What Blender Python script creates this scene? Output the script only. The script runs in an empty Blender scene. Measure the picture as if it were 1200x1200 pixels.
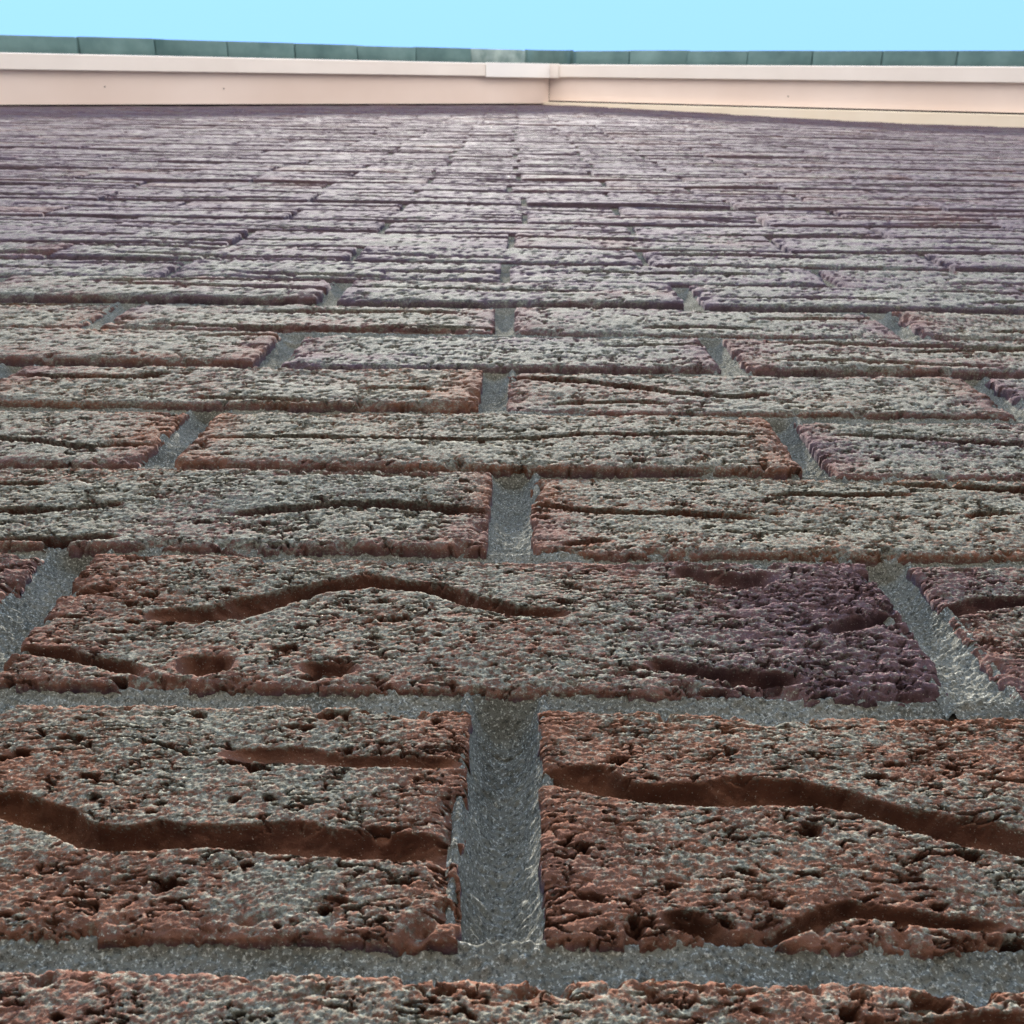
import bpy, math, random
import numpy as np
from mathutils import Matrix, Vector

# ------------------------------------------------------------------ camera, sky, sun, exposure
scene = bpy.context.scene
ZC = 1.25                       # the phone is held 1.25 m above the ground
DW = 0.1287                     # and 12.9 cm away from the wall face (wall face is the plane y = 0)
PITCH = math.atan(509 / 1250)   # optical axis leans from straight up towards the wall
ROLL = math.radians(0.75)
cam_d = bpy.data.cameras.new('camera')
cam = bpy.data.objects.new('camera', cam_d)
scene.collection.objects.link(cam)
fwd = Vector((0, math.sin(PITCH), math.cos(PITCH)))
upv = Vector((0, -math.cos(PITCH), math.sin(PITCH)))
rgt = Vector((1, 0, 0))
rot = Matrix((rgt, upv, -fwd)).transposed() @ Matrix.Rotation(ROLL, 3, 'Z')
cam.matrix_world = Matrix.Translation((0, -DW, ZC)) @ rot.to_4x4()
cam_d.sensor_width = 36
cam_d.sensor_fit = 'HORIZONTAL'
cam_d.lens = 36 * 1250 / 1200
cam_d.clip_start = 0.01
cam_d.clip_end = 500
cam_d.dof.use_dof = True
cam_d.dof.focus_distance = 0.27
cam_d.dof.aperture_fstop = 70
scene.camera = cam

# hazy sun almost overhead, raking down the wall from a little in front of it 
to_sun = Vector((-0.05, -math.sin(math.radians(8.5)), 0.97)).normalized()
SUN_EL = math.asin(to_sun.z)
SUN_AZ = math.atan2(to_sun.x, to_sun.y)
world = bpy.data.worlds.new('World')
scene.world = world
world.use_nodes = True
wn = world.node_tree
bg = wn.nodes['Background']
sky = wn.nodes.new('ShaderNodeTexSky')
sky.sky_type = 'NISHITA'
sky.sun_disc = False
sky.sun_elevation = SUN_EL
sky.sun_rotation = SUN_AZ
sky.air_density = 1.5
sky.dust_density = 0.0
sky.ozone_density = 10.0
wn.links.new(sky.outputs[0], bg.inputs[0])
bg.inputs[1].default_value = 0.094
sd = bpy.data.lights.new('sun', 'SUN')
sd.energy = 4.8
sd.angle = math.radians(2.5)
sd.color = (1.0, 0.95, 0.88)
sun = bpy.data.objects.new('sun', sd)
scene.collection.objects.link(sun)
sun.rotation_euler = to_sun.to_track_quat('Z', 'Y').to_euler()
sun.location = (0, 8, 20)
scene.view_settings.view_transform = 'Standard'
scene.view_settings.look = 'None'
scene.view_settings.gamma = 1
scene.view_settings.use_curve_mapping = False
scene.view_settings.exposure = 2.05
scene.cycles.use_denoising = True
scene.cycles.denoising_prefilter = 'NONE'
scene.cycles.max_bounces = 6

random.seed(5)
C = scene.collection

# ------------------------------------------------------------------ small helpers
def link(o, parent=None):
    C.objects.link(o)
    if parent is not None:
        o.parent = parent
    return o

def mesh_from_grid(name, P, attrs=None, smooth=True):
    """P: (rows, cols, 3) array -> mesh; attrs: dict of (rows, cols) float arrays"""
    r, c = P.shape[:2]
    idx = np.arange(r * c).reshape(r, c)
    q = np.stack([idx[:-1, :-1], idx[:-1, 1:], idx[1:, 1:], idx[1:, :-1]], -1).reshape(-1, 4)
    return mesh_from_arrays(name, P.reshape(-1, 3), q, {k: v.reshape(-1) for k, v in (attrs or {}).items()}, smooth)

def mesh_from_arrays(name, V, Q, attrs=None, smooth=True):
    me = bpy.data.meshes.new(name)
    me.vertices.add(len(V))
    me.vertices.foreach_set('co', np.ascontiguousarray(V, dtype=np.float32).ravel())
    n = len(Q)
    me.loops.add(n * 4)
    me.loops.foreach_set('vertex_index', np.ascontiguousarray(Q, dtype=np.int32).ravel())
    me.polygons.add(n)
    me.polygons.foreach_set('loop_start', np.arange(0, n * 4, 4, dtype=np.int32))
    me.polygons.foreach_set('use_smooth', np.full(n, smooth, dtype=bool))
    me.update(calc_edges=True)
    for k, v in (attrs or {}).items():
        a = me.attributes.new(k, 'FLOAT', 'POINT')
        a.data.foreach_set('value', np.ascontiguousarray(v, dtype=np.float32))
    return me

def prism(name, poly, axis_a, axis_b, axis_n, origin, depth, mat, parent=None, bevel=0.0):
    """extrude a 2D polygon (a,b) along axis_n by depth; returns a mesh object"""
    A, B, N, O = (Vector(v) for v in (axis_a, axis_b, axis_n, origin))
    k = len(poly)
    vs = [O + A * a + B * b for a, b in poly] + [O + A * a + B * b + N * depth for a, b in poly]
    fs = [tuple(range(k))[::-1], tuple(range(k, 2 * k))] + [(i, (i + 1) % k, k + (i + 1) % k, k + i) for i in range(k)]
    me = bpy.data.meshes.new(name)
    me.from_pydata([tuple(v) for v in vs], [], fs)
    import bmesh
    bm = bmesh.new(); bm.from_mesh(me)
    if bevel:
        bmesh.ops.bevel(bm, geom=bm.edges[:], offset=bevel, segments=2, affect='EDGES', profile=0.5)
    bmesh.ops.recalc_face_normals(bm, faces=bm.faces[:])
    bm.to_mesh(me); bm.free()
    me.materials.append(mat)
    return link(bpy.data.objects.new(name, me), parent)

# ------------------------------------------------------------------ numpy noise
def hsh(ix, iy, seed):
    h = (ix.astype(np.uint32) * np.uint32(374761393)) ^ (iy.astype(np.uint32) * np.uint32(668265263)) ^ np.uint32((seed * 2246822519) & 0xffffffff)
    h ^= h >> np.uint32(15); h *= np.uint32(2246822519)
    h ^= h >> np.uint32(13); h *= np.uint32(3266489917)
    h ^= h >> np.uint32(16)
    return h.astype(np.float32) * np.float32(1 / 4294967296.0)

def vn(x, y, seed):
    """value noise, -1..1"""
    fx, fy = np.floor(x), np.floor(y)
    ix, iy = fx.astype(np.int64), fy.astype(np.int64)
    tx, ty = (x - fx).astype(np.float32), (y - fy).astype(np.float32)
    tx = tx * tx * (3 - 2 * tx); ty = ty * ty * (3 - 2 * ty)
    a, b = hsh(ix, iy, seed), hsh(ix + 1, iy, seed)
    c, d = hsh(ix, iy + 1, seed), hsh(ix + 1, iy + 1, seed)
    return (a + (b - a) * tx + (c - a) * ty + (a - b - c + d) * tx * ty) * 2 - 1

def fbm(x, y, seed, o=3):
    s, a, t = 0, 1.0, 0
    for i in range(o):
        s = s + a * vn(x * 2 ** i + 17.3 * i, y * 2 ** i - 9.1 * i, seed + i); t += a; a *= 0.5
    return s / t

def worley(x, y, seed):
    """F1, F2 and the id of the nearest cell"""
    fx, fy = np.floor(x), np.floor(y)
    ix, iy = fx.astype(np.int64), fy.astype(np.int64)
    tx, ty = (x - fx).astype(np.float32), (y - fy).astype(np.float32)
    f1 = np.full(x.shape, 9.0, np.float32); f2 = f1.copy(); cid = np.zeros(x.shape, np.float32)
    for dx in (-1, 0, 1):
        for dy in (-1, 0, 1):
            px = dx + hsh(ix + dx, iy + dy, seed) - tx
            py = dy + hsh(ix + dx, iy + dy, seed + 77) - ty
            d = px * px + py * py
            nearer = d < f1
            f2 = np.where(nearer, f1, np.minimum(f2, d))
            cid = np.where(nearer, hsh(ix + dx, iy + dy, seed + 131), cid)
            f1 = np.where(nearer, d, f1)
    return np.sqrt(f1), np.sqrt(f2), cid

def sst(a, b, x):
    t = np.clip((x - a) / (b - a), 0, 1)
    return t * t * (3 - 2 * t)

# ------------------------------------------------------------------ materials
def new_mat(name):
    m = bpy.data.materials.new(name); m.use_nodes = True
    return m, m.node_tree.nodes, m.node_tree.links, m.node_tree.nodes['Principled BSDF']

def N(nodes, t, **kw):
    n = nodes.new(t)
    for k, v in kw.items():
        setattr(n, k, v)
    return n

def mixc(nodes, links, fac, a, b, blend='MIX'):
    m = nodes.new('ShaderNodeMix'); m.data_type = 'RGBA'; m.blend_type = blend
    for s, v in ((m.inputs[0], fac), (m.inputs[6], a), (m.inputs[7], b)):
        if hasattr(v, 'links') or isinstance(v, bpy.types.NodeSocket):
            links.new(v, s)
        elif isinstance(v, (tuple, list)):
            s.default_value = (*v, 1)
        else:
            s.default_value = v
    return m.outputs[2]

def ramp(nodes, links, src, p0, p1, c0=(0, 0, 0), c1=(1, 1, 1)):
    r = nodes.new('ShaderNodeValToRGB')
    r.color_ramp.elements[0].position = p0; r.color_ramp.elements[1].position = p1
    r.color_ramp.elements[0].color = (*c0, 1); r.color_ramp.elements[1].color = (*c1, 1)
    links.new(src, r.inputs[0])
    return r.outputs[0]

def noise(nodes, links, scale, detail=3, vec=None, rough=0.55):
    n = nodes.new('ShaderNodeTexNoise'); n.inputs['Scale'].default_value = scale
    n.inputs['Detail'].default_value = detail; n.inputs['Roughness'].default_value = rough
    if vec is not None:
        links.new(vec, n.inputs['Vector'])
    return n.outputs[0]

def brick_material():
    m, n, l, b = new_mat('weathered_brick')
    pos = n.new('ShaderNodeNewGeometry').outputs['Position']
    film = N(n, 'ShaderNodeAttribute', attribute_name='film').outputs['Fac']
    tone = N(n, 'ShaderNodeAttribute', attribute_name='tone').outputs['Fac']
    clay = ramp(n, l, noise(n, l, 130, 4, pos), 0.3, 0.7, (0.082, 0.036, 0.021), (0.172, 0.077, 0.046))
    purple = ramp(n, l, noise(n, l, 110, 4, pos), 0.3, 0.7, (0.054, 0.037, 0.047), (0.105, 0.073, 0.09))
    base = mixc(n, l, tone, clay, purple)
    grey = ramp(n, l, noise(n, l, 800, 4, pos, 0.7), 0.38, 0.66, (0.045, 0.046, 0.034), (0.26, 0.262, 0.205))
    grain = n.new('ShaderNodeMath'); grain.operation = 'MULTIPLY_ADD'; grain.inputs[1].default_value = 2.4
    l.new(noise(n, l, 950, 4, pos, 0.75), grain.inputs[0]); grain.inputs[2].default_value = -1.2
    fsum = n.new('ShaderNodeMath'); fsum.operation = 'ADD'; l.new(grain.outputs[0], fsum.inputs[0]); l.new(film, fsum.inputs[1])
    col = mixc(n, l, ramp(n, l, fsum.outputs[0], 0.28, 0.85, (0, 0, 0), (0.85, 0.85, 0.85)), base, grey)
    speck = ramp(n, l, noise(n, l, 1900, 2, pos), 0.66, 0.74)
    sp = n.new('ShaderNodeMath'); sp.operation = 'MULTIPLY'; sp.inputs[1].default_value = 0.5
    l.new(speck, sp.inputs[0])
    col = mixc(n, l, sp.outputs[0], col, (0.62, 0.57, 0.46))
    l.new(col, b.inputs['Base Color'])
    b.inputs['Roughness'].default_value = 1.0
    b.inputs['Specular IOR Level'].default_value = 0.05
    bu = n.new('ShaderNodeBump'); bu.inputs['Strength'].default_value = 0.8; bu.inputs['Distance'].default_value = 0.0004
    l.new(noise(n, l, 1300, 4, pos, 0.7), bu.inputs['Height'])
    l.new(bu.outputs[0], b.inputs['Normal'])
    return m

def mortar_material():
    m, n, l, b = new_mat('sand_mortar')
    pos = n.new('ShaderNodeNewGeometry').outputs['Position']
    a = ramp(n, l, noise(n, l, 60, 4, pos), 0.3, 0.7, (0.085, 0.081, 0.065), (0.175, 0.166, 0.135))
    c = mixc(n, l, ramp(n, l, noise(n, l, 1500, 3, pos, 0.7), 0.54, 0.64, (0, 0, 0), (0.85, 0.85, 0.85)), a, (0.40, 0.39, 0.335))
    c = mixc(n, l, ramp(n, l, noise(n, l, 1100, 3, pos, 0.7), 0.53, 0.62, (0, 0, 0), (0.8, 0.8, 0.8)), c, (0.045, 0.044, 0.038))
    l.new(c, b.inputs['Base Color'])
    b.inputs['Roughness'].default_value = 1.0
    b.inputs['Specular IOR Level'].default_value = 0.0
    bu = n.new('ShaderNodeBump'); bu.inputs['Strength'].default_value = 0.7; bu.inputs['Distance'].default_value = 0.0005
    l.new(noise(n, l, 1500, 4, pos, 0.7), bu.inputs['Height'])
    l.new(bu.outputs[0], b.inputs['Normal'])
    return m

def plain_material(name, c0, c1, scale, rough, bump=0.0, detail=4):
    m, n, l, b = new_mat(name)
    pos = n.new('ShaderNodeNewGeometry').outputs['Position']
    nz = noise(n, l, scale, detail, pos)
    l.new(ramp(n, l, nz, 0.3, 0.72, c0, c1), b.inputs['Base Color'])
    b.inputs['Roughness'].default_value = rough
    if bump:
        bu = n.new('ShaderNodeBump'); bu.inputs['Strength'].default_value = 0.5; bu.inputs['Distance'].default_value = bump
        l.new(noise(n, l, scale * 6, 4, pos), bu.inputs['Height']); l.new(bu.outputs[0], b.inputs['Normal'])
    return m

M_BRICK = brick_material()
M_MORTAR = mortar_material()
M_BOARD = plain_material('white_painted_board', (0.80, 0.745, 0.69), (0.88, 0.835, 0.785), 3.0, 0.45)
M_SOFFIT = plain_material('cream_soffit_board', (0.76, 0.625, 0.545), (0.90, 0.785, 0.715), 1.3, 0.5)
M_COVER = plain_material('white_plastic_cover', (0.86, 0.86, 0.85), (0.90, 0.90, 0.89), 5, 0.3)
M_TRIM = plain_material('cream_trim', (0.86, 0.76, 0.60), (0.92, 0.84, 0.70), 4, 0.5)
M_TILE = plain_material('green_grey_concrete_tile', (0.045, 0.10, 0.10), (0.14, 0.235, 0.23), 5, 0.8, 0.002)
M_TILE_PALE = plain_material('flare_washed_tile', (0.09, 0.15, 0.145), (0.28, 0.36, 0.345), 14, 0.8, 0.002)  # paler tile colour paints in the sun flare beside the apex
M_NAIL = plain_material('rusty_nail', (0.05, 0.035, 0.03), (0.10, 0.06, 0.045), 200, 0.6)
M_GROUND = plain_material('pale_gravel_ground', (0.55, 0.48, 0.41), (0.68, 0.605, 0.53), 3, 0.9, 0.004, 8)
M_DAMPER = plain_material('dark_damper', (0.035, 0.035, 0.034), (0.06, 0.058, 0.055), 30, 0.9, 0.002, 8)
M_RENDER = plain_material('rendered_house_wall', (0.45, 0.40, 0.34), (0.55, 0.50, 0.44), 4, 0.85, 0.002)
M_DECK = plain_material('roof_underlay', (0.05, 0.05, 0.05), (0.08, 0.08, 0.075), 6, 0.9)

# ------------------------------------------------------------------ ground (setting)
gm = bpy.data.meshes.new('ground')
gs, gn = 120.0, 24
gv = [(-gs + 2 * gs * i / gn, -gs + 2 * gs * j / gn, 0) for j in range(gn + 1) for i in range(gn + 1)]
gf = [(j * (gn + 1) + i, j * (gn + 1) + i + 1, (j + 1) * (gn + 1) + i + 1, (j + 1) * (gn + 1) + i) for j in range(gn) for i in range(gn)]
gm.from_pydata(gv, [], gf); gm.materials.append(M_GROUND)
ground = link(bpy.data.objects.new('ground', gm)); ground['kind'] = 'structure'

# unseen dark strip added below the wall to cut bounce on brick undersides
pm = bpy.data.meshes.new('bounce_damper')
pm.from_pydata([(-40, -6.0, 0.004), (40, -6.0, 0.004), (40, 0.02, 0.004), (-40, 0.02, 0.004)], [], [(0, 1, 2, 3)])
pm.materials.append(M_DAMPER)
bounce_damper = link(bpy.data.objects.new('bounce_damper', pm)); bounce_damper['kind'] = 'structure'

# ------------------------------------------------------------------ the house
HX = 4.0                                # half width of the gable
SLOPE = math.radians(35)
TAN = math.tan(SLOPE)
X0 = 0.165                              # ridge stands a little to the right of the camera
ZAPEX = ZC + 5.95                       # underside of the soffit where it meets the wall at the apex
house = link(bpy.data.objects.new('brick_house', None))
house.location = (0, 0, 0)
house['label'] = 'weathered red brick gable end with cream soffit and green-grey verge tiles'
house['category'] = 'house'

def zroof(x):
    return ZAPEX - abs(x - X0) * TAN

# gable core: the bed of mortar that all bricks sit in
ez = ZAPEX - HX * TAN
wall = prism('gable_wall', [(X0 - HX, 0), (X0 + HX, 0), (X0 + HX, ez), (X0, ZAPEX), (X0 - HX, ez)],
             (1, 0, 0), (0, 0, 1), (0, 1, 0), (0, 0.045, 0), 0.166, M_MORTAR, house)
wall['label'] = 'gable wall of creased red-brown bricks in grey sand mortar'
for sx in (-1, 1):
    x = X0 + sx * (HX - 0.1)
    prism('side_wall', [(-0.1, 0), (0.1, 0), (0.1, ez - 0.05), (-0.1, ez - 0.05)], (1, 0, 0), (0, 0, 1), (0, 1, 0), (x, 0.2115, 0), 7.5, M_RENDER, house)
prism('rear_wall', [(X0 - HX, 0), (X0 + HX, 0), (X0 + HX, ez), (X0, ZAPEX), (X0 - HX, ez)], (1, 0, 0), (0, 0, 1), (0, 1, 0), (0, 7.712, 0), 0.2, M_RENDER, house)

# bed joint heights above the camera (mm) as they stand in the wall, then regular coursing
BED = [129.5, 205.5, 282.4, 354.3, 427.1, 497.4, 574.7, 652.4, 732.1, 811.6, 889.7, 979.0, 1056.9, 1134.1, 1210.0, 1290.0]
while BED[-1] < 6050:
    BED.append(BED[-1] + 76 + random.uniform(-1.5, 1.5))
LOW = [129.5]
while LOW[0] > -ZC * 1000 + 76:
    LOW.insert(0, LOW[0] - 76)
NLOW = len(LOW) - 1
BED = LOW[:-1] + BED                    # course index i spans BED[i]..BED[i+1]; course NLOW is the first with measured joints
PERP = {0: [-1], 1: [-126, 108], 2: [0], 3: [-127, 110], 4: [-9, 218], 5: [-119, 106], 6: [-235, -6, 222], 7: [-116, 111],
        8: [-243, -7, 222], 9: [-357, -126, 101, 330], 10: [-235, -4, 225], 11: [-363, -122, 109, 337], 12: [-460, -222, 9, 243], 13: [-358, -121, 107], 14: [8]}
PITCHX = 230.0
XL, XR = (X0 - HX) * 1000, (X0 + HX) * 1000

def course_joints(i):
    n = i - NLOW
    known = list(PERP.get(n, [(-3 if n % 2 == 0 else 112) + random.uniform(-9, 9)]))
    while known[0] > XL:
        known.insert(0, known[0] - PITCHX + random.uniform(-4, 4))
    while known[-1] < XR:
        known.append(known[-1] + PITCHX + random.uniform(-4, 4))
    return known

JOINTS = [course_joints(i) for i in range(len(BED) - 1)]
BEDW = [random.uniform(8.5, 11.0) for _ in BED]
BEDW[NLOW:NLOW + 4] = [7.5, 8.0, 6.0, 6.5]

# creases dragged into the clay: (width mm, depth mm, [(x, height above camera) mm ...])
CREASES = [
    (7.5, 6, [(-104.8, 170.2), (-96.3, 165.9), (-88.2, 162.1), (-81.9, 160.2), (-76.8, 157.0), (-68.6, 155.7), (-61.2, 156.6), (-53.5, 157.0), (-40.9, 155.8), (-29.9, 154.9), (-19.1, 154.2), (-9.1, 153.7)]),
    (4.1, 2.2, [(-56.7, 182.2), (-33.9, 180.9), (-9.7, 180.3)]),
    (7.4, 6, [(7.5, 176.1), (17.4, 173.6), (27.2, 171.1), (38.6, 170.0), (50.4, 171.1), (58.7, 171.3), (66.4, 169.3), (74.6, 164.4), (82.9, 160.6), (102.2, 154.9)]),
    (4.4, 5, [(26.9, 137.7), (30.9, 136.2), (35.6, 135.2)]),
    (3.4, 3.5, [(43.3, 135.1), (50.3, 138.1), (57.9, 140.2), (66.3, 139.5), (75.9, 138.5), (81.2, 137.9)]),
    (8.0, 6.5, [(-91.3, 242.2), (-78.3, 242.6), (-66.1, 246.7), (-58.8, 254.3), (-50.7, 260.2), (-37.2, 263.7), (-23.0, 261.0), (-11.0, 253.2), (0.3, 248.1), (12.5, 246.0)]),
    (8.5, 5.5, [(-77.7, 217.7), (-71.6, 217.0), (-66.3, 217.5)]),
    (6.5, 4.5, [(-48.0, 217.2), (-43.0, 216.9), (-37.5, 217.3)]),
    (4.7, 4.5, [(-119.3, 223.9), (-107.2, 221.8), (-98.1, 219.2), (-86.5, 214.4)]),
    (7.6, 5, [(47.1, 271.8), (57.2, 267.7), (65.1, 265.7), (72.0, 268.1)]),
    (4.0, 3.5, [(-120.7, 253.0), (-113.3, 254.2), (-107.3, 256.4)]),
    (5.6, 5, [(81.9, 241.0), (90.3, 243.5), (101.2, 246.6)]),
    (7.0, 5.5, [(34.6, 221.7), (46.1, 218.5), (55.4, 216.3), (67.6, 217.0)]),
    (6.6, 5, [(113.8, 250.8), (123.3, 255.0), (154.0, 262.0)]),
    (6.6, 6, [(-85.9, 310.1), (-70.5, 313.5), (-55.0, 318.4), (-41.2, 318.2), (-24.6, 315.8), (-10.3, 314.9)]),
    (5.7, 5, [(-176.4, 308.4), (-161.3, 310.4), (-145.9, 312.3), (-127.4, 317.4)]),
    (4.8, 4, [(-189.7, 335.3), (-172.4, 335.1), (-158.2, 335.6)]),
    (5.0, 4, [(-158.2, 288.6), (-140.9, 288.6), (-119.3, 290.5)]),
    (5.2, 2.5, [(-79.9, 345.1), (-53.7, 346.8), (-26.7, 345.4)]),
    (5.1, 4.5, [(8.9, 323.7), (27.5, 318.4), (43.8, 317.5), (54.7, 316.4), (75.9, 313.6)]),
    (4.8, 4, [(87.3, 334.2), (109.0, 335.0), (132.8, 337.4)]),
    (7.0, 5.5, [(127.2, 348.2), (147.5, 344.2), (190.8, 337.9)]),
    (4.4, 4, [(148.0, 317.5), (162.5, 319.4)]),
    (4.5, 4, [(16.6, 291.7), (28.8, 294.8)]),
    (6.0, 5, [(-213.8, 384.0), (-194.3, 383.8), (-180.7, 382.3), (-161.8, 375.0), (-137.8, 379.0)]),
    (5.1, 5, [(-114.1, 386.1), (-59.2, 388.4), (-32.9, 387.4), (-13.3, 386.2), (32.7, 394.4), (66.2, 396.8), (100.2, 397.2)]),
    (5.5, 4.5, [(130.3, 406.1), (167.2, 400.0), (215.7, 389.4)]),
    (8.8, 5.5, [(-226.7, 473.4), (-194.5, 470.5), (-175.5, 471.5), (-160.1, 478.3)]),
    (6.1, 4, [(-136.3, 440.0), (-89.3, 434.8)]),
    (8.5, 6, [(-1.6, 481.7), (38.4, 476.2), (71.7, 462.0), (97.3, 456.3), (114.3, 459.8)]),
    (5.3, 3.5, [(17.6, 442.6), (43.5, 446.4), (65.4, 444.8)]),
    (6.9, 4.5, [(-65.2, 459.6), (-36.5, 456.8)]),
]

def crease_field(X, Z, creases):
    """depth (mm) and 0..1 mask of the creases at points X, Z"""
    dep = np.zeros(X.shape, np.float32); msk = np.zeros(X.shape, np.float32)
    if not creases:
        return dep, msk
    wob = fbm(X / 14, Z / 14, 901, 2)
    rag = fbm(X / 3.2, Z / 2.2, 955, 2)
    for w, d, pts in creases:
        xs = np.array([p[0] for p in pts]); zs = np.array([p[1] for p in pts])
        sel = (X > xs.min() - 8) & (X < xs.max() + 8) & (Z > zs.min() - 12) & (Z < zs.max() + 12)
        if not sel.any():
            continue
        x, z = X[sel], Z[sel]
        line = np.interp(x, xs, zs) + wob[sel] * 1.2
        slope = np.interp(x, (xs[:-1] + xs[1:]) / 2, np.diff(zs) / np.diff(xs))
        dz = (z - line) / np.sqrt(1 + slope ** 2)
        over = np.maximum(np.maximum(xs.min() - x, x - xs.max()), 0)
        L = xs.max() - xs.min()
        ends = np.clip(np.minimum(x - xs.min(), xs.max() - x) / max(4.0, 0.16 * L) + 0.35, 0, 1)
        ww = w * (1.25 if zs[0] < 280 else 1.0) * (0.8 + 0.35 * wob[sel]) * (0.55 + 0.45 * ends)
        dd = np.where(dz > 0, dz / (ww * 0.62), -dz / (ww * 0.40)) + rag[sel] * 0.13
        t = np.sqrt(np.maximum(dd, 0) ** 2 + (over / 3.0) ** 2)
        near = zs[0] < 280
        prof = np.clip(1 - t ** 2.2, 0, 1) ** 0.85 if near else np.clip(1 - t ** 2.6, 0, 1) ** 0.7
        dep[sel] = np.maximum(dep[sel], (1.25 if zs[0] < 280 else 1.6) * d * ends * prof)
        msk[sel] = np.maximum(msk[sel], sst(1.15, 0.75, t))
    return dep, msk

def face_height(X, Z, cell, seed, flaky, creases, lod, bias=0.0):
    """relief of a brick face in mm (positive = towards the viewer), undercut (mm) and the weathered film mask"""
    h = 1.0 * fbm(X / 75, Z / 34, seed + 1, 2) + 0.30 * fbm(X / 22, Z / 9, seed + 2, 2)
    dep, msk = crease_field(X, Z, creases)
    rough = np.clip(0.75 + 0.5 * fbm(X / 34, Z / 20, seed + 3, 2) + flaky, 0.3, 1.5)
    rough = rough * (1 - 0.85 * msk) * (0.45 + 0.5 * ((seed * 37) % 101) / 100)
    fine = np.zeros(X.shape, np.float32)
    wxp = X + 1.1 * vn(X / 3, Z / 2.4, seed + 9); wzp = Z + 0.7 * vn(X / 4, Z / 3, seed + 10)
    # lifted scales
    f1, f2, cid = worley(wxp / 7.0, wzp / 2.8, seed + 4)
    fine += rough * ((0.20 + 1.1 * np.clip(flaky, 0, 1)) * (cid - 0.5) - 1.6 * (1 - sst(0.0, 0.10, f2 - f1)) * sst(0.0, 0.4, vn(X / 6, Z / 5, seed + 15)))
    # fissures running along the brick
    keep = sst(0.0, 0.4, fbm(X / 9, Z / 5, seed + 5, 2) + 0.35 * flaky)
    q = fbm(wxp / 8.0, wzp / 2.1, seed + 16, 2)
    fine += -3.0 * keep * (1 - sst(0.012, 0.075, np.abs(q))) * (1 - 0.9 * msk)
    if lod < 2:
        q = fbm(wxp / 3.6, wzp / 1.05, seed + 17, 2)
        keep2 = sst(0.0, 0.35, fbm(X / 5, Z / 4, seed + 7, 2) + 0.2 * flaky)
        fine += -1.9 * keep2 * (1 - sst(0.015, 0.10, np.abs(q))) * (1 - 0.9 * msk)
        f1, f2, cid = worley(wxp / 2.4, wzp / 1.15, seed + 6)
        fine += rough * (0.30 + 0.6 * np.clip(flaky, 0, 1)) * (cid - 0.5)
    # pieces torn out of the face
    f1, f2, cid = worley(wxp / 10.5, wzp / 5.5, seed + 8)
    hole = np.where(cid > 0.74, sst(0.24, 0.12, f1 * (0.75 + 1.2 * (1 - cid) / 0.26) + 0.16 * vn(X / 1.6, Z / 1.1, seed + 18)), 0) * (1 - msk)
    fine += -4.0 * hole
    if lod < 1:
        f1, f2, cid = worley(X / 1.05, Z / 0.75, seed + 14)
        fine += (0.27 * rough + 0.05) * (cid - 0.5) + (0.20 * rough + 0.04) * np.clip(1 - f1 * f1 * 2.2, 0, 1)
        fine += (0.34 - 0.2 * msk) * (hsh(np.floor(X / 0.4).astype(np.int64), np.floor(Z / 0.32).astype(np.int64), seed + 19) - 0.5)
    else:
        fine += 0.30 * vn(X / 3, Z / 1.6, seed + 11)
    cover = bias + 0.36 + 0.36 * fbm(X / 34, Z / 18, seed + 20, 3) + 0.14 * fbm(X / 90, Z / 4, seed + 23, 2)
    film = sst(-0.35, 0.75, cover + 0.30 * np.clip(fine, -1.6, 1.2) + 0.55 * fbm(X / 1.5, Z / 1.0, seed + 21, 3))
    film = film * (1 - 0.92 * msk)
    under = (0.42 if Z.mean() < 280 else 0.5) * dep + 0.55 * np.clip(-fine, 0, 4)
    return h + fine - dep, under, film

def rnd_creases(rs, x0, x1, z0, z1, far=0.0):
    out = []
    for _ in range(rs.choice([1, 2, 2, 3, 3])):
        L = rs.uniform(35 + 50 * far, 190 + 50 * far); xs = rs.uniform(x0 - 20, x1 - 20); zc = rs.uniform(z0 + 8, z1 - 8)
        k = max(3, int(L / 22)); z = zc; pts = []
        drift = rs.uniform(-3, 3)
        for j in range(k + 1):
            pts.append((xs + L * j / k, min(max(z, z0 + 4), z1 - 4)))
            z += (drift + rs.uniform(-3, 3)) * (1 - 0.4 * far)
        out.append((rs.uniform(4.0, 7.5) * (1 + 1.0 * far), rs.uniform(3, 6), pts))
    return out

def spaced(a, b, step, lo, hi, coarse):
    """coordinates from a to b: steps of `step` inside lo..hi, wider outside"""
    marks = [a]
    while marks[-1] < b - 1e-6:
        x = marks[-1]
        s = step if lo <= x + step and x <= hi else min(coarse, max(step, (lo - x) if x < lo else coarse))
        marks.append(min(b, x + s))
    if len(marks) > 2 and marks[-1] - marks[-2] < 0.3 * step:
        del marks[-2]
    return np.array(marks)

def lean(X, Z):                         # the wall is a little out of plumb: its right-hand side leans back towards the top
    return 33.0 * np.clip(Z / 4600, 0, 1.4) ** 1.5 * sst(150, 2000, X)

def frame_half(h):                      # half width of what the lens takes in at height h (mm)
    return 0.452 * (h + 52) + 4

def pixel_steps(h):
    d = max(h + 52, 110) / 75.0
    ppx = 1152 / (d * 75); ppz = 2133 / (d * d) / 75
    return (2.05 if d < 9 else 3.0) / ppx, 0.76 / ppz

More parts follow.
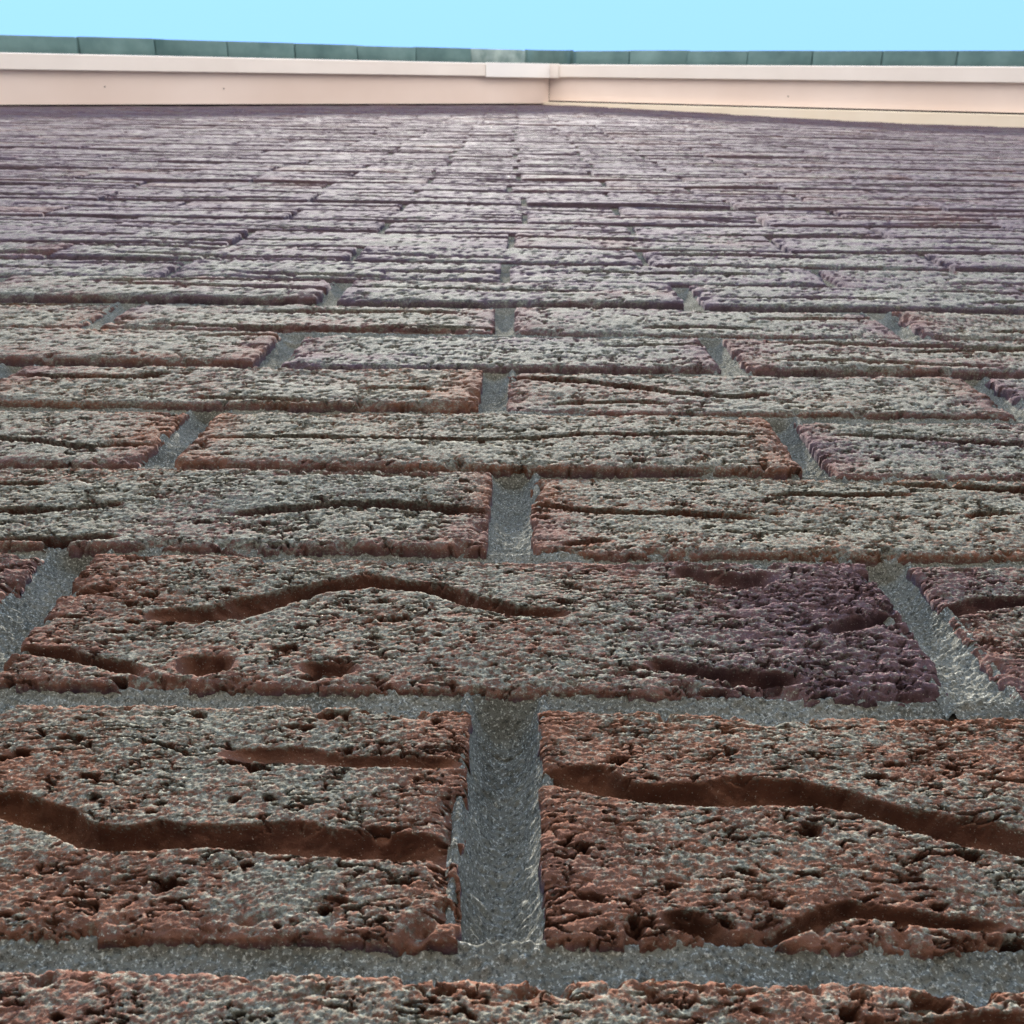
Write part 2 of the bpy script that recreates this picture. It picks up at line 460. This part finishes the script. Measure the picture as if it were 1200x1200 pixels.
def brick_arrays(x0, x1, z0, z1, seed, hero, lod_far):
    """vertices (mm: x, out, height) and attributes of one brick; x0..z1 are its outer edges"""
    rs = random.Random(seed)
    hmid = max((z0 + z1) / 2, 100)
    cx, cz = pixel_steps(hmid)
    fh = frame_half(z1) * 1.03
    seen = x1 > -fh and x0 < fh and z1 > 95
    cx = max(cx, 0.25)
    cz = min(max(cz, 0.27), 3.4)
    if not seen:
        cx, cz = (14.0, 8.0) if hero else (60, 22)
    if seen and lod_far:
        cx, cz = max(cx, 6.0), 10.0
    us = spaced(x0, x1, cx, -fh, fh, max(8.0, cx))
    vs = spaced(z0, z1, cz, z0, z1, cz)
    ns = 8 if cx < 0.6 else 4 if cx < 2 else (2 if seen and not lod_far else 1)
    def wrap(a):
        lev = np.concatenate([np.arange(ns, 0, -1), np.zeros(len(a)), np.arange(1, ns + 1)])
        return np.concatenate([np.full(ns, a[0]), a, np.full(ns, a[-1])]), lev / ns
    U, su = wrap(us); V, sv = wrap(vs)
    X, Z = np.meshgrid(U, V); SU, SV = np.meshgrid(su, sv)
    S = np.maximum(SU, SV)
    lod = 0 if cx < 0.9 else (1 if cx < 2.5 else 2)
    inside = [c for c in CREASES if max(p[0] for p in c[2]) > x0 and min(p[0] for p in c[2]) < x1 and z0 - 3 < c[2][len(c[2]) // 2][1] < z1 + 3]
    cr = inside if inside and z1 < 505 else rnd_creases(rs, x0, x1, z0, z1, min(1.0, max(0.0, (z0 - 400) / 600)))
    flaky = rs.uniform(-0.15, 0.25)
    if z0 < 250 < z1 and x0 < 60 < x1:      # the flaked, darker right-hand end of this brick
        flaky = 0.6 * sst(25, 75, X)
    Xf, Zf = X.astype(np.float64), Z.astype(np.float64)
    s2 = seed * 13 % 9973
    h, under, film = face_height(Xf, Zf, cx, s2, flaky, cr, lod, -0.13 if z1 < 215 else (0.0 if z1 < 290 else 0.10 - 0.40 * min(1.0, max(0.0, (z1 - 650) / 500))))
    # worn arrises
    ex = np.minimum(X - x0, x1 - X); ezd = np.minimum(Z - z0, z1 - Z)
    e = np.minimum(ex, ezd)
    chip = fbm(X / 7, Z / 7, s2 + 31, 3)
    rad = 1.5 + 1.2 * chip
    h = h - np.clip(rad - e, 0, 9) ** 2 / np.maximum(rad, 0.6) * 0.55
    if lod < 2:
        h = h - 3.2 * sst(0.15, 0.45, fbm(X / 7, Z / 7, s2 + 35, 3)) * sst(6, 0, e) - 0.9 * np.abs(fbm(X / 2.2, Z / 2.2, s2 + 36, 2)) * sst(4, 0, e)
    film = film * (0.55 + 0.45 * sst(0, 4, e)) * (0.45 + 0.55 * sst(0, 26, ex + 8 * chip))
    film = np.where(S > 0, np.clip(0.25 + 0.6 * fbm(X / 1.6 + S * 5, Z / 1.6 + S * 9, s2 + 49, 2), 0, 1), film)
    base = rs.uniform(-0.8, 0.8) + (0 if z1 < 480 else 1.4 * fbm(X / 420, Z * 0 + z0 * 3.7, 77, 2) + 2.0 * (((int(z0) * 7919) % 97) / 97 - 0.5))
    tilt = rs.uniform(-0.012, 0.012); tilt2 = rs.uniform(-0.008, 0.008)
    h = h + base + tilt * (Z - (z0 + z1) / 2) + tilt2 * (X - (x0 + x1) / 2)
    out = np.where(S > 0, h - S * (19 if hmid < 1500 else 50), h) - lean(X, Z)
    # wavering outline
    k = sst(14, 0, ex); kz = sst(14, 0, ezd)
    Xo = X + k * (1.0 * fbm(X * 0 + x0 / 3, Z / 9, s2 + 41, 3) + 0.35 * vn(X / 2.0, Z / 1.4, s2 + 42))
    Zo = Z + kz * (1.1 * fbm(X / 16, Z * 0 + z0 / 3, s2 + 43, 3) + 0.35 * vn(X / 1.6, Z / 2.0, s2 + 44))
    Zo = Zo + np.where(S > 0, 0, under * sst(0, 6, z1 - Z))
    if lod < 2:
        side = S > 0
        jit = 0.5 * fbm(S * 4 + X / 5, Z / 5 + S * 3, s2 + 47, 2) + 0.45 * fbm(S * 16 + X / 1.5, Z / 1.5 - S * 14, s2 + 48, 2)
        Xo = np.where(side & (SU > 0), Xo + jit, Xo); Zo = np.where(side & (SV > 0), Zo + jit, Zo)
    tone = np.clip(rs.uniform(0.0, 0.6) + min(max((hmid - 350) / 700, 0), 0.8) + 0.35 * fbm(X / 45, Z / 30, s2 + 51, 2), 0, 1)  # purple grows with height, painting blue skylight and haze into the upper courses
    if z0 < 250 < z1 and x0 < 60 < x1:
        xb = X + 26 * fbm(X / 18, Z / 12, s2 + 61, 3)
        tone = np.clip(tone * 0.3 + 0.5 * sst(5, 85, xb), 0, 1); film = film * (1 - 0.5 * sst(20, 90, xb))
    if z1 < 215:
        tone = tone * 0.25
    tone = np.where(S > 0, 1.0, tone)  # brick sides take the darkest tone: shade of the joints put into colour
    P = np.stack([Xo, -out, Zo + ZC * 1000], -1) / 1000.0
    return P, film, tone

# list of bricks: nearest to the camera first
cand = []
for i in range(len(BED) - 1):
    js = JOINTS[i]
    z0 = BED[i] + BEDW[i] / 2; z1 = BED[i + 1] - BEDW[i + 1] / 2
    for a, b in zip(js[:-1], js[1:]):
        JW = 16.0 if z1 < 215 else (13.0 if z1 < 800 else 7.0)
        x0, x1 = a + JW / 2 + random.uniform(-1, 1), b - JW / 2 + random.uniform(-1, 1)
        x0, x1 = max(x0, XL), min(x1, XR)
        if x1 - x0 < 40:
            continue
        inner = min(abs(x0 - X0 * 1000), abs(x1 - X0 * 1000)) if (x0 - X0 * 1000) * (x1 - X0 * 1000) > 0 else 0
        if z0 + ZC * 1000 + 20 > (ZAPEX - inner / 1000 * TAN) * 1000:
            continue
        fh = frame_half(z1)
        shown = max(0.0, min(x1, fh) - max(x0, -fh)) if z1 > 118 else 0
        d = max(z1 + 52, 60)
        near = (shown / d) * (1 / d)
        if shown == 0 and 0 < z1 < 700 and min(abs(x0), abs(x1)) < fh + 240:
            near = 1e-9 / d
        cand.append((near, x0, x1, z0, z1, (i * 7919 + int(x0 + 9000) * 31) % 100003))
cand.sort(key=lambda t: -t[0])
farV, farQ, farF, farT, off = [], [], [], [], 0
for r, (near, x0, x1, z0, z1, sdv) in enumerate(cand):
    single = r < 300
    P, film, tone = brick_arrays(x0, x1, z0, z1, sdv, single and near > 0, not single)
    if single:
        me = mesh_from_grid('brick', P, {'film': film, 'tone': tone})
        me.materials.append(M_BRICK)
        link(bpy.data.objects.new('brick', me), wall)
    else:
        rr, cc = P.shape[:2]
        idx = np.arange(rr * cc).reshape(rr, cc) + off
        farQ.append(np.stack([idx[:-1, :-1], idx[:-1, 1:], idx[1:, 1:], idx[1:, :-1]], -1).reshape(-1, 4))
        farV.append(P.reshape(-1, 3)); farF.append(film.ravel()); farT.append(tone.ravel()); off += rr * cc
me = mesh_from_arrays('distant_bricks', np.concatenate(farV), np.concatenate(farQ), {'film': np.concatenate(farF), 'tone': np.concatenate(farT)})
me.materials.append(M_BRICK)
fb = link(bpy.data.objects.new('distant_bricks', me), wall); fb['kind'] = 'stuff'

# ------------------------------------------------------------------ mortar in the joints
def mortar_relief(X, Z, seed, lod):
    h = 0.8 * fbm(X / 22, Z / 22, seed, 2)
    if lod < 2:
        h = h + 0.5 * fbm(X / 4, Z / 4, seed + 1, 2)
        f1, f2, cid = worley(X / 1.8, Z / 1.8, seed + 2)
        h = h + np.where(cid > 0.4, 0.95 * cid, 0.1) * np.clip(1 - (f1 / 0.55) ** 2, 0, 1)
    if lod < 1:
        f1, f2, cid = worley(X / 0.62, Z / 0.62, seed + 3)
        h = h + 0.42 * cid * np.clip(1 - (f1 / 0.6) ** 2, 0, 1) + 0.25 * fbm(X / 0.8, Z / 0.8, seed + 4, 2)
    return h

mV, mQ, moff = [], [], 0
def add_grid(P):
    global moff
    rr, cc = P.shape[:2]
    idx = np.arange(rr * cc).reshape(rr, cc) + moff
    mQ.append(np.stack([idx[:-1, :-1], idx[:-1, 1:], idx[1:, 1:], idx[1:, :-1]], -1).reshape(-1, 4))
    mV.append(P.reshape(-1, 3)); moff += rr * cc

for i in range(NLOW - 3, len(BED) - 2):
    zb = BED[i]; n = i - NLOW
    cx, cz = pixel_steps(max(zb, 100))
    cx = max(cx, 0.28); cz = min(max(cz, 0.28), 3.0)
    if zb < 95:
        cx, cz = 6, 3
    if zb > 2000:
        cx = 3 * cx
    lod = 0 if cx < 0.6 else (1 if cx < 1.6 else 2)
    fh = frame_half(zb) * 1.05
    us = spaced(-fh - 300, fh + 300, cx, -fh, fh, 12.0)
    vs = spaced(zb - 8.5, zb + 8.5, cz, zb - 99, zb + 99, cz)
    X, Z = np.meshgrid(us, vs)
    rs = random.Random(i * 3 + 1)
    rec = {0: 3.0, 1: 3.6, 2: 3.0, 3: 3.4}.get(n, rs.uniform(3.2, 5.0))
    t = (Z - zb) / 8.5
    prof = -rec * (1.0 - 0.3 * np.clip(t / 0.55, -1, 1)) - 0.7 * np.clip(1 - (t / 0.55) ** 2, 0, 1) + 0.7 * fbm(X / 40, Z / 40, 700 + i, 2)
    prof = prof - 5 * sst(-0.8, -1.0, t) - 5 * sst(0.58, 0.85, t)
    for xp in JOINTS[i - 1]:            # the upright joints below run up into the bed
        prof = prof - (6.5 if n < 6 else 2.0) * np.exp(-((X - xp) / 7.0) ** 2) * sst(0.5, -0.3, t)
    out = prof + mortar_relief(X, Z, 300 + i, lod)
    add_grid(np.stack([X, lean(X, Z) - out, Z + ZC * 1000], -1) / 1000)
    # upright joints of the course above this bed
    for xp in JOINTS[i]:
        if abs(xp) > fh + 260:
            continue
        za, zt = BED[i] - 1.0, BED[i + 1] + 3.0
        cx2, cz2 = pixel_steps(max((za + zt) / 2, 100))
        cx2 = max(min(cx2, 3.0), 0.28); cz2 = min(max(cz2, 0.28), 6.0 if zb < 1500 else 15.0)
        if abs(xp) > fh + 30 or zt < 95:
            cx2, cz2 = 3, 6
        us = spaced(xp - 10, xp + 10, cx2, -1e9, 1e9, cx2); vs = spaced(za, zt, cz2, -1e9, 1e9, cz2)
        X, Z = np.meshgrid(us, vs)
        lod = 0 if cx2 < 0.6 else (1 if cx2 < 1.6 else 2)
        t = (X - xp) / 10
        rs2 = random.Random(i * 91 + int(xp))
        far = min(1.0, max(0.0, (zb - 350) / 800))
        deep = rs2.uniform(9.0, 11.0) * (1.0 if n < 1 else 0.6 - 0.4 * far)
        prof = -rs2.uniform(1.4, 2.0) - 1.6 * far - (6 if n < 1 else 1.5) * sst(za + 7, za, Z) - deep * np.clip(1 - (t / 0.82) ** 2, 0, 1) + 0.7 * fbm(X / 30, Z / 30, 800 + i, 2) - 1.5 * sst(0.88, 1.0, np.abs(t))
        out = prof + mortar_relief(X, Z, 500 + i, lod)
        add_grid(np.stack([X, lean(X, Z) - out, Z + ZC * 1000], -1) / 1000)
me = mesh_from_arrays('mortar_joints', np.concatenate(mV), np.concatenate(mQ))
me.materials.append(M_MORTAR)
link(bpy.data.objects.new('mortar_joints', me), wall)

# ------------------------------------------------------------------ verge: soffits, barge boards, trim, tiles
def slope_axes(sx):
    """unit vector running down the slope on side sx, and the one square to it (upwards)"""
    return Vector((sx * math.cos(SLOPE), 0, -math.sin(SLOPE))), Vector((sx * math.sin(SLOPE), 0, math.cos(SLOPE)))

LEN = HX / math.cos(SLOPE) + 0.25
for sx in (-1, 1):
    dn, nb = slope_axes(sx)
    apex = Vector((X0, 0, ZAPEX))
    inner = -0.007 if sx < 0 else -0.021
    # soffit board: from the wall out to the barge board, mitred at the apex
    def board(name, s0, s1, b0, b1, y0, y1, mat, mitre=True, bevel=0.0, parent=house):
        m0 = (b0 * math.tan(SLOPE), b1 * math.tan(SLOPE)) if mitre else (0, 0)
        g = 0.0015 if mitre else 0
        poly = [(s0 - m0[0] + g, b0), (s1, b0), (s1, b1), (s0 - m0[1] + g, b1)]
        return prism(name, poly, dn, nb, (0, -1, 0), apex + Vector((0, y0, 0)), y0 - y1, mat, parent, bevel)
    so = board('soffit', 0, LEN, 0.0, 0.010, inner, -0.142, M_SOFFIT)
    ba = board('barge_board', 0.0, LEN, -0.020, 0.17, -0.1335, -0.194, M_BOARD, True, 0.003)
    for s in (1.75, 2.25) if sx < 0 else (1.3,):
        p = apex + dn * s + Vector((0, -0.052 - 0.01 * s, 0))
        prism('nail', [(0.0028 * math.cos(a), 0.0028 * math.sin(a)) for a in [k * math.pi / 3 for k in range(6)]], dn, (0, 1, 0), -nb, p, 0.004, M_NAIL, so)
    if sx < 0:
        board('cover_plate', 0.012, 0.41, -0.026, -0.0205, -0.130, -0.197, M_COVER, False, 0.001, ba)
    else:
        board('end_cap', 0.004, 0.07, -0.027, -0.0205, -0.130, -0.197, M_BOARD, False, 0.001, ba)
        board('trim', -0.28, LEN, -0.034, -0.006, 0.044, -0.014, M_TRIM, False, 0.002)

# roof: deck, then the verge tiles course by course
roof = link(bpy.data.objects.new('roof', None), house)
for sx in (-1, 1):
    dn, nb = slope_axes(sx)
    apex = Vector((X0, 0, ZAPEX))
    t = math.tan(SLOPE)
    prism('roof_deck', [(-0.171 * t, 0.171), (LEN, 0.171), (LEN, 0.198), (-0.198 * t, 0.198)], dn, nb, (0, 1, 0), apex + Vector((0, -0.18, 0)), 8.3, M_DECK, roof)
    G = 0.323
    k = 0
    s = 0.02
    rs = random.Random(40 + sx)
    while s < LEN - 0.1:
        s1 = s + G
        lift = 0.034                                  # the tail of each tile rests on the one below
        y0 = -0.262 + rs.uniform(-0.004, 0.004)
        sk = rs.uniform(-0.003, 0.003)
        top, th = s - 0.075, 0.024
        e = 0.007                                     # the head steps up under the tail of the tile above, leaving an open seam
        poly = [(s + e, 0.206), (s1 - e + sk, 0.206 + lift - 0.012), (s1 - e + sk, 0.206 + lift + th), (s + e, 0.206 + th + 0.008), (top, 0.206 + th + 0.06), (top, 0.206 + th + 0.046), (s + e, 0.206 + th - 0.004)]
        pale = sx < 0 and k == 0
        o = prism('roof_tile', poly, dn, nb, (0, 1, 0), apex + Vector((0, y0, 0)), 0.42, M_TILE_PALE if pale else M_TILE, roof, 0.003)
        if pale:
            o['label'] = 'tile beside the ridge painted pale with sun flare'
        s = s1; k += 1
# ridge tile: half round, closed by its own thickness
rp = []
for a in range(13):
    an = math.pi * a / 12
    rp.append((0.13 * math.cos(an), 0.11 * math.sin(an)))
for a in range(12, -1, -1):
    an = math.pi * a / 12
    rp.append((0.112 * math.cos(an), 0.092 * math.sin(an)))
prism('ridge_tile', rp, (1, 0, 0), (0, 0, 1), (0, 1, 0), (X0, -0.268, ZAPEX + 0.225), 0.45, M_TILE, roof)
print('\nTRIS', sum(len(o.data.polygons) * 2 for o in bpy.data.objects if o.type == 'MESH'))
